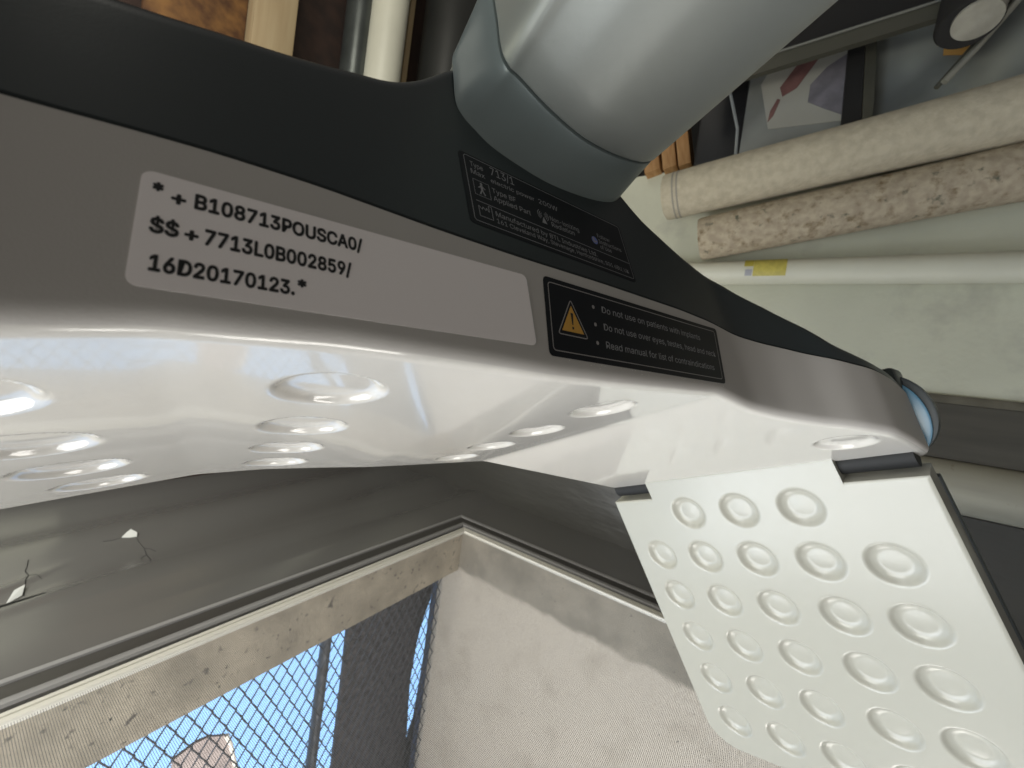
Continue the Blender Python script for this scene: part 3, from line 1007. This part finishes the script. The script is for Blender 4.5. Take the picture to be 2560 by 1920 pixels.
# brick house far off
hs = empty("brick_house", at_room(2.4, 6.0, -6.0), "distant brick gable with white verge seen through the fence", "house")
M_brick = mat("far_brick", (0.42, 0.36, 0.34), 0.9, color2=(0.30, 0.26, 0.25), vscale=3)
mb = MB(); mb.prism([(-0.25, -2.5), (-0.22, 0.18), (0.02, 0.24), (0.18, 0.21), (0.42, 0.06), (0.46, -0.08), (0.62, -0.7), (0.8, -2.5)], 0, 0.05, 1)
mb.build("wall", M_brick, hs, 30)
mb = MB(); mb.tube([(0.40, -0.03, 0.10), (0.47, -0.03, -0.08), (0.56, -0.03, -0.45), (0.66, -0.03, -0.9)], 0.028, 8)
mb.build("verge_board", mat("white_verge", (0.8, 0.78, 0.7), 0.5), hs)

# sky: a far dome
def sky_dome():
    V, F = [], []
    nu, nv = 48, 24
    R = 60.0
    for j in range(nv + 1):
        ph = math.pi * j / nv
        for i in range(nu):
            t = 2 * math.pi * i / nu
            V.append((R * math.sin(ph) * math.cos(t), R * math.sin(ph) * math.sin(t), R * math.cos(ph)))
    for j in range(nv):
        for i in range(nu):
            a = j * nu + i; b_ = j * nu + (i + 1) % nu
            F.append((a, a + nu, b_ + nu, b_))
    return V, F
# only the outdoor half (below the window wall in these axes)
V, F = sky_dome()
V = [(v[0], v[1], v[2]) for v in V]
F = [f for f in F if max(V[i][2] for i in f) < 2.0 and min(V[i][2] for i in f) > -52 and min(V[i][1] for i in f) > 12]
M_sky = bpy.data.materials.new("sky_glow"); M_sky.use_nodes = True
nt = M_sky.node_tree; nt.nodes.remove(nt.nodes["Principled BSDF"])
em = nt.nodes.new("ShaderNodeEmission"); nt.links.new(em.outputs[0], nt.nodes["Material Output"].inputs[0])
em.inputs[1].default_value = 2.15
em.inputs[0].default_value = (0.31, 0.56, 0.92, 1)
sky = obj("sky", V, F, M_sky, None, None, True)
sky.matrix_world = at_room(0, 0, 0)
tag(sky, "clear blue sky outside the window", "sky", kind="structure")

# ------------------------------------------------------------ the right-hand wall and its clutter
M_wall = mat("off_white_wall", (0.585, 0.585, 0.465), 0.75, var=0.10, vscale=3, bump=0.0008, bscale=50)
spots(M_wall, (0.38, 0.37, 0.31), 4, 0.55, 0.75)
M_beige = mat("beige_panel", (0.42, 0.40, 0.32), 0.7, var=0.25, vscale=6, stretch=(1, 0.4, 2))
spots(M_beige, (0.25, 0.21, 0.15), 25, 0.66, 0.74)
M_brown = mat("dark_brown_band", (0.085, 0.078, 0.062), 0.6, var=0.3, vscale=5, stretch=(1, 0.4, 4))
M_brown2 = mat("brown_ledge", (0.13, 0.118, 0.085), 0.7, var=0.3, vscale=20)
M_wrinkle = mat("dark_wrinkled_sheet", (0.07, 0.068, 0.062), 0.32, bump=0.007, bscale=5, stretch=(1, 0.7, 2.4))
PWL = 1.75
def wslab(name, p0, p1, q0, q1, r0, r1, m, label, cat, bev=0.0, kind="structure"):
    mb = MB(); mb.box(p0 - PWL, p1 - PWL, q0, q1, r0, r1, bev)
    o_ = mb.build(name, m); o_.matrix_world = at_room(PWL, 0, 0)
    return tag(o_, label, cat, kind=kind)
wslab("right_wall", PWL, PWL + 0.12, -2.6, 2.9, 0.108, 0.945, M_wall, "off-white painted wall behind the stained rolls and white pipe", "wall")
wslab("wall_ledge", PWL - 0.012, PWL + 0.10, -2.6, 2.9, 0.082, 0.107, M_brown2, "thin brown ledge along the foot of the off-white wall", "trim", 0.002)
wslab("dark_band", PWL - 0.004, PWL + 0.10, -2.6, 2.9, -0.087, 0.081, M_brown, "dark brown band below the wall ledge", "trim")
mb = MB(); mb.tube([(0, -2.6, 0), (0, 2.9, 0)], 0.0815, 48)
o_ = mb.build("beige_roll", M_beige); o_.matrix_world = at_room(PWL + 0.02, 0, -0.169)
tag(o_, "long stained beige roll right of the wing panel, under the dark band", "roll")
wslab("wrinkled_sheet", PWL - 0.002, PWL + 0.10, -2.6, 2.9, -0.90, -0.251, M_wrinkle, "dark wrinkled sheet at the lower right", "sheet")
M_black = mat("unlit_and_plain_black", (0.012, 0.011, 0.010), 0.8)  # darkness painted on the back of the shelf space, plain black on other parts
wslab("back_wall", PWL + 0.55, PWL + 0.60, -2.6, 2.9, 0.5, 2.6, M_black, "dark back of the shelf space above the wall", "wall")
mb = MB(); mb.box(-2.6, 3.0, 2.2, 2.25, -0.9, 3.4); o_ = mb.build("far_wall", mat("dark_osb", (0.030, 0.014, 0.008), 0.85, var=0.5, vscale=12)); o_.matrix_world = ROOM
tag(o_, "very dark board wall behind the timber stud and pipes", "wall", kind="structure")

def roll(name, P, Q, rad, m, label, cat, group=None, seg=48, end_rings=None, mend=None):
    P, Q = np.array(P), np.array(Q)
    e = empty(name, at_room(*P), label, cat, group)
    d = Q - P
    L = np.linalg.norm(d)
    n = 40
    pts = [d * i / n for i in range(n + 1)]
    mb = MB()
    rads = [rad * (1 + 0.012 * math.sin(5 * i / n * 3.1)) for i in range(n + 1)]
    rads[0] = rad * 0.96
    pts[1] = d * 0.004
    rads[1] = rad
    mb.tube(pts, rads, seg)
    body = mb.build("body", m, e, 40)
    return e, unit(d)
M_fab = mat("beige_felt", (0.53, 0.475, 0.355), 0.95, color2=(0.44, 0.39, 0.29), vscale=40, bump=0.002, bscale=90, detail=8, stretch=(1, 1, 1))
M_card = mat("stained_card", (0.47, 0.40, 0.29), 0.9, color2=(0.35, 0.29, 0.21), vscale=45, bump=0.001, bscale=60, detail=8)
spots(M_card, (0.17, 0.12, 0.06), 26, 0.54, 0.72, seed=1.3)
spots(M_card, (0.12, 0.12, 0.085), 32, 0.60, 0.72, seed=5.1)
e1, d1 = roll("fabric_roll", (1.6, 0.438, 0.761), (1.6, -1.6, 1.04), 0.084, M_fab, "thick beige felt roll, uppermost of the two rolls on the right wall", "roll")
# the wound layers at its end
for k, (rk, t) in enumerate(((0.070, 0.0), (0.055, 0.003), (0.038, 0.004))):
    mb = MB(); mb.tube([(0, 0, 0), tuple(-d1 * (0.006 + t))], [rk, rk * 0.97], 40)
    mb.build("wound_layer", M_fab, e1, 40)
for off in (0.035, 0.05):
    mb = MB(); mb.tube([tuple(d1 * off), tuple(d1 * (off + 0.006))], 0.0853, 48)
    mb.build("seam_band", mat("felt_seam", (0.30, 0.28, 0.24), 0.9), e1, 40)
roll("cardboard_roll", (1.66, 0.300, 0.608), (1.66, -1.6, 0.92), 0.079, M_card, "brown-stained cardboard roll under the felt roll", "roll")
M_pipe = mat("white_pvc", (0.62, 0.61, 0.50), 0.45, var=0.06, vscale=6)
e3, d3 = roll("white_pipe", (1.70, 0.75, 0.485), (1.70, -1.8, 0.487), 0.0445, M_pipe, "long white pipe with a yellow sticker, lowest on the right wall", "pipe")
# yellow sticker: a curved patch round the front of the pipe
def patch(q0, q1, t0, t1, rad, m, name):
    V, F = [], []
    n, k = 14, 2
    for q in (q0, q1):
        for i in range(n):
            t = math.radians(t0 + (t1 - t0) * i / (n - 1))
            V.append((-rad * math.cos(t), q - 0.75, rad * math.sin(t)))
    for i in range(n - 1):
        F.append((i, i + 1, n + i + 1, n + i))
    return obj(name, V, F, m, e3, None)
patch(0.105, 0.005, -30, 62, 0.0462, mat("yellow_sticker", (0.55, 0.47, 0.10), 0.5, var=0.2, vscale=60), "yellow_sticker")
patch(0.135, 0.1055, 15, 62, 0.0462, mat("yellow_tab", (0.45, 0.38, 0.06), 0.5), "yellow_tab")
patch(0.13, 0.108, -28, 0, 0.0460, mat("grey_print", (0.35, 0.35, 0.38), 0.6), "grey_print")

# shelf goods above the wall
def panel(name, pts, p, th, m, label, cat, parent=None, group=None):
    """flat sheet lying in a plane parallel to the right wall, given by (q, r) corners"""
    c = np.mean(pts, axis=0)
    mb = MB(); mb.prism([(q - c[0], r - c[1]) for q, r in pts], 0, th, 0)
    if parent is None:
        o_ = mb.build(name, m, None, 30); o_.matrix_world = at_room(p, c[0], c[1])
        return tag(o_, label, cat, group)
    o_ = mb.build(name, m, parent, 30)
    o_.matrix_parent_inverse = parent.matrix_world.inverted()
    o_.matrix_basis = at_room(p, c[0], c[1])
    return o_
M_plastic = mat("cloudy_plastic", (0.30, 0.31, 0.29), 0.35, var=0.4, vscale=3.5, bump=0.010, bscale=5, detail=3)
M_plastic2 = mat("cloudy_plastic_pale", (0.40, 0.42, 0.38), 0.35, color2=(0.17, 0.18, 0.17), vscale=4.0, bump=0.010, bscale=4, detail=2)
bag = panel("plastic_bag", [(0.292, 1.24), (0.245, 1.10), (0.222, 1.02), (0.218, 0.93), (0.16, 0.905), (-0.115, 0.915), (-0.10, 1.36), (0.12, 1.40)], 1.70, 0.04, M_plastic, "cloudy plastic bag with faded red print above the felt roll", "bag")
M_red = mat("faded_red_print", (0.24, 0.12, 0.11), 0.5, var=0.3, vscale=20)
M_lil = mat("faded_lilac_print", (0.24, 0.225, 0.25), 0.5, var=0.3, vscale=20)
M_pl3 = mat("cream_print", (0.42, 0.41, 0.36), 0.5)
panel("cream_patch", [(0.175, 1.195), (0.150, 1.25), (-0.09, 1.34), (-0.10, 1.00), (0.13, 1.02)], 1.697, 0.002, M_pl3, None, None, bag)
panel("red_print", [(0.100, 1.13), (0.112, 1.165), (0.075, 1.225), (0.015, 1.30), (-0.03, 1.31), (0.000, 1.25), (0.06, 1.15)], 1.694, 0.002, M_red, None, None, bag)
panel("red_print", [(0.135, 1.045), (0.132, 1.085), (0.115, 1.125), (0.105, 1.12), (0.120, 1.065)], 1.694, 0.002, M_red, None, None, bag)
panel("lilac_print", [(0.020, 1.15), (0.020, 1.09), (-0.03, 1.055), (-0.085, 1.02), (-0.09, 1.24), (-0.02, 1.20)], 1.694, 0.002, M_lil, None, None, bag)
# bright folded rim of the bag
mb = MB(); mb.tube([(0, 0.292, 1.24), (0, 0.262, 1.14), (0, 0.232, 1.04), (0, 0.225, 0.94)], 0.007, 8)
o_ = mb.build("bag_rim", mat("bag_rim_film", (0.34, 0.36, 0.36), 0.3), bag); o_.matrix_parent_inverse = bag.matrix_world.inverted(); o_.matrix_basis = at_room(1.695, 0, 0)
sheet = panel("plastic_sheet", [(-0.125, 1.40), (-0.150, 0.90), (-0.75, 1.00), (-0.85, 1.50)], 1.72, 0.01, M_plastic2, "large cloudy plastic sheet right of the black post", "plastic sheet")
panel("orange_label", [(-0.300, 1.195), (-0.385, 1.21), (-0.378, 1.125), (-0.350, 1.112), (-0.305, 1.125)], 1.66, 0.003, mat("orange_label", (0.50, 0.27, 0.07), 0.7), None, None, sheet)
wslab("black_bin", PWL - 0.06, PWL + 0.10, 0.215, 0.375, 0.92, 1.30, mat("black_plastic", (0.010, 0.010, 0.011), 0.5), "black plastic bin between the timber offcuts and the plastic bag", "bin", 0.01, None)
M_pine = mat("pine_offcut", (0.42, 0.24, 0.10), 0.7, color2=(0.30, 0.15, 0.05), vscale=10, stretch=(1, 6, 1))
for i, (q0, q1, r0) in enumerate(((0.508, 0.572, 0.944), (0.442, 0.496, 0.948), (0.386, 0.434, 0.950))):
    mb = MB(); mb.box(-0.04, 0.12, -(q1 - q0) / 2, (q1 - q0) / 2, 0, 0.35, 0.003)
    o_ = mb.build("timber_offcut", M_pine); M_ = at_room(1.74, (q0 + q1) / 2 , r0 - 0.01)
    o_.matrix_world = M_ @ Matrix.Rotation(math.radians(-13), 4, 'X')
    tag(o_, ["orange pine offcut nearest the arm, leftmost of three above the wall", "orange pine offcut in the middle of the three above the wall", "orange pine offcut beside the black bin, rightmost of three"][i], "timber", "pine offcuts standing above the wall")
# steel shelf rail and post
M_steel = mat("brown_steel", (0.085, 0.082, 0.062), 0.5, metal=0.3)
rail = empty("shelf_rail", at_room(1.5, 0, 1.13), "dark steel shelf rail with a post below it at the upper right", "shelf rail")
mb = MB(); mb.prism([(0.30, 0.010), (0.30, -0.040), (-0.9, 0.035), (-0.9, 0.070)], 0, 0.02, 0)
mb.build("rail", M_steel, rail, 30)
mb = MB(); mb.tube([(-0.003, 0.30, 0.012), (-0.003, -0.9, 0.073)], 0.0035, 8); mb.build("rail_lip", mat("rail_lip", (0.22, 0.22, 0.19), 0.4, metal=0.4), rail)
mb = MB(); mb.prism([(0.35, 0.018), (-0.9, 0.075), (-0.9, 0.50), (0.35, 0.50)], 0.02, 0.05, 0)
mb.build("shelf_board", M_black, rail, 30)
pst = empty("shelf_post", at_room(1.64, -0.1, 0.9), "black upright shelf post between the bag and the plastic sheet", "post")
mb = MB(); mb.prism([(0.012, -0.02), (0.036, 0.42), (-0.002, 0.42), (-0.040, -0.02)], 0, 0.03, 0); mb.build("upright", M_black, pst, 30)
mb = MB(); mb.prism([(-0.041, -0.02), (-0.003, 0.42), (-0.030, 0.42), (-0.058, 0.10), (-0.060, -0.02)], -0.006, 0.03, 0); mb.build("side_flange", M_steel, pst, 30)
# lamp can with its rod
canm = empty("lamp_can", at_room(1.42, -0.298, 1.045), "black rimmed can with pale glass at the top right corner", "lamp")
ax = unit((-0.35, 0.1, -1.0))
mb = MB(); mb.tube([tuple(ax * 0.030), tuple(ax * 0.020), tuple(-ax * 0.20)], [0.056, 0.062, 0.062], 40); mb.build("rim", M_black, canm, 40)
mb = MB(); mb.tube([tuple(ax * 0.034 + np.array((-0.012, -0.012, 0.0))), tuple(-ax * 0.02 + np.array((-0.012, -0.012, 0)))], [0.045, 0.049], 40); mb.build("glass", mat("milky_glass", (0.38, 0.36, 0.30), 0.25, var=0.3, vscale=20), canm, 40)
mb = MB(); mb.tube([(0, -0.286, 0.940), (0, -0.336, 1.013), (0, -0.400, 1.120), (0, -0.45, 1.21)], 0.0085, 12)
rod = mb.build("metal_rod", mat("zinc_rod", (0.40, 0.40, 0.34), 0.35, metal=0.6)); rod.matrix_world = at_room(1.5, 0, 0)
tag(rod, "slanting bright metal rod beside the orange label", "rod")
mb = MB(); mb.tube([(0, -0.275, 0.938), (0, -0.322, 1.013), (0, -0.388, 1.120), (0, -0.44, 1.21)], 0.0065, 12)
rod = mb.build("metal_rod", mat("dull_rod", (0.10, 0.10, 0.08), 0.5, metal=0.4)); rod.matrix_world = at_room(1.515, 0, 0)
tag(rod, "dull dark rod just left of the bright rod", "rod")

# uprights at the top left: stud, pipes
def upright(name, p0, p1, q, th, m, label, cat, bev=0.004):
    mb = MB(); mb.box(-(p1 - p0) / 2, (p1 - p0) / 2, 0, th, -1.6, 1.9, bev)
    o_ = mb.build(name, m); o_.matrix_world = at_room((p0 + p1) / 2, q, 1.5)
    return tag(o_, label, cat)
mb = MB(); mb.box(-2.6, 0.33, 2.12, 2.17, -0.62, 0.75); o_ = mb.build("bounce_panel", M_wall); o_.matrix_world = ROOM  # unseen, added so that its reflection lightens the left of the vinyl
tag(o_, "unseen off-white reflector panel added behind the applicator to lighten the vinyl wall", "wall", kind="structure")
M_studw = mat("pale_pine", (0.40, 0.31, 0.18), 0.75, color2=(0.33, 0.24, 0.13), vscale=6, stretch=(4, 4, 0.3))
spots(M_studw, (0.08, 0.035, 0.015), 7, 0.70, 0.75)
M_osb = mat("brown_strand_board", (0.20, 0.095, 0.025), 0.8, color2=(0.07, 0.028, 0.008), vscale=14)
# top-left uprights stand 5 cm in front of the dark far wall
upright("strand_board", 0.42, 0.755, 2.17, 0.025, M_osb, "brown strand board left of the timber stud, top left", "board")
upright("timber_stud", 0.756, 0.93, 2.10, 0.09, M_studw, "pale pine stud with a dark knot, top left", "timber")
def vpipe(name, p, q, rad, m, label, cat):
    mb = MB(); mb.tube([(0, 0, -1.6), (0, 0, 1.9)], rad, 40)
    o_ = mb.build(name, m); o_.matrix_world = at_room(p, q, 1.5)
    return tag(o_, label, cat)
M_dsteel = mat("dark_galvanised", (0.085, 0.095, 0.09), 0.35, metal=0.5, var=0.3, vscale=8)
vpipe("steel_pipe", 1.225, 2.08, 0.068, M_dsteel, "dark steel pipe between the stud and the white pipe", "pipe")
vpipe("white_upright_pipe", 1.345, 2.00, 0.098, M_pipe, "upright white pipe at the top, left of the arm", "pipe")
upright("thin_batten", 1.565, 1.60, 2.12, 0.03, M_studw, "narrow pine batten right of the white upright pipe", "timber")
vpipe("grey_duct", 1.76, 1.95, 0.175, mat("grey_duct", (0.035, 0.036, 0.033), 0.45, metal=0.2, var=0.2, vscale=5), "wide grey duct behind the arm at the top", "duct")
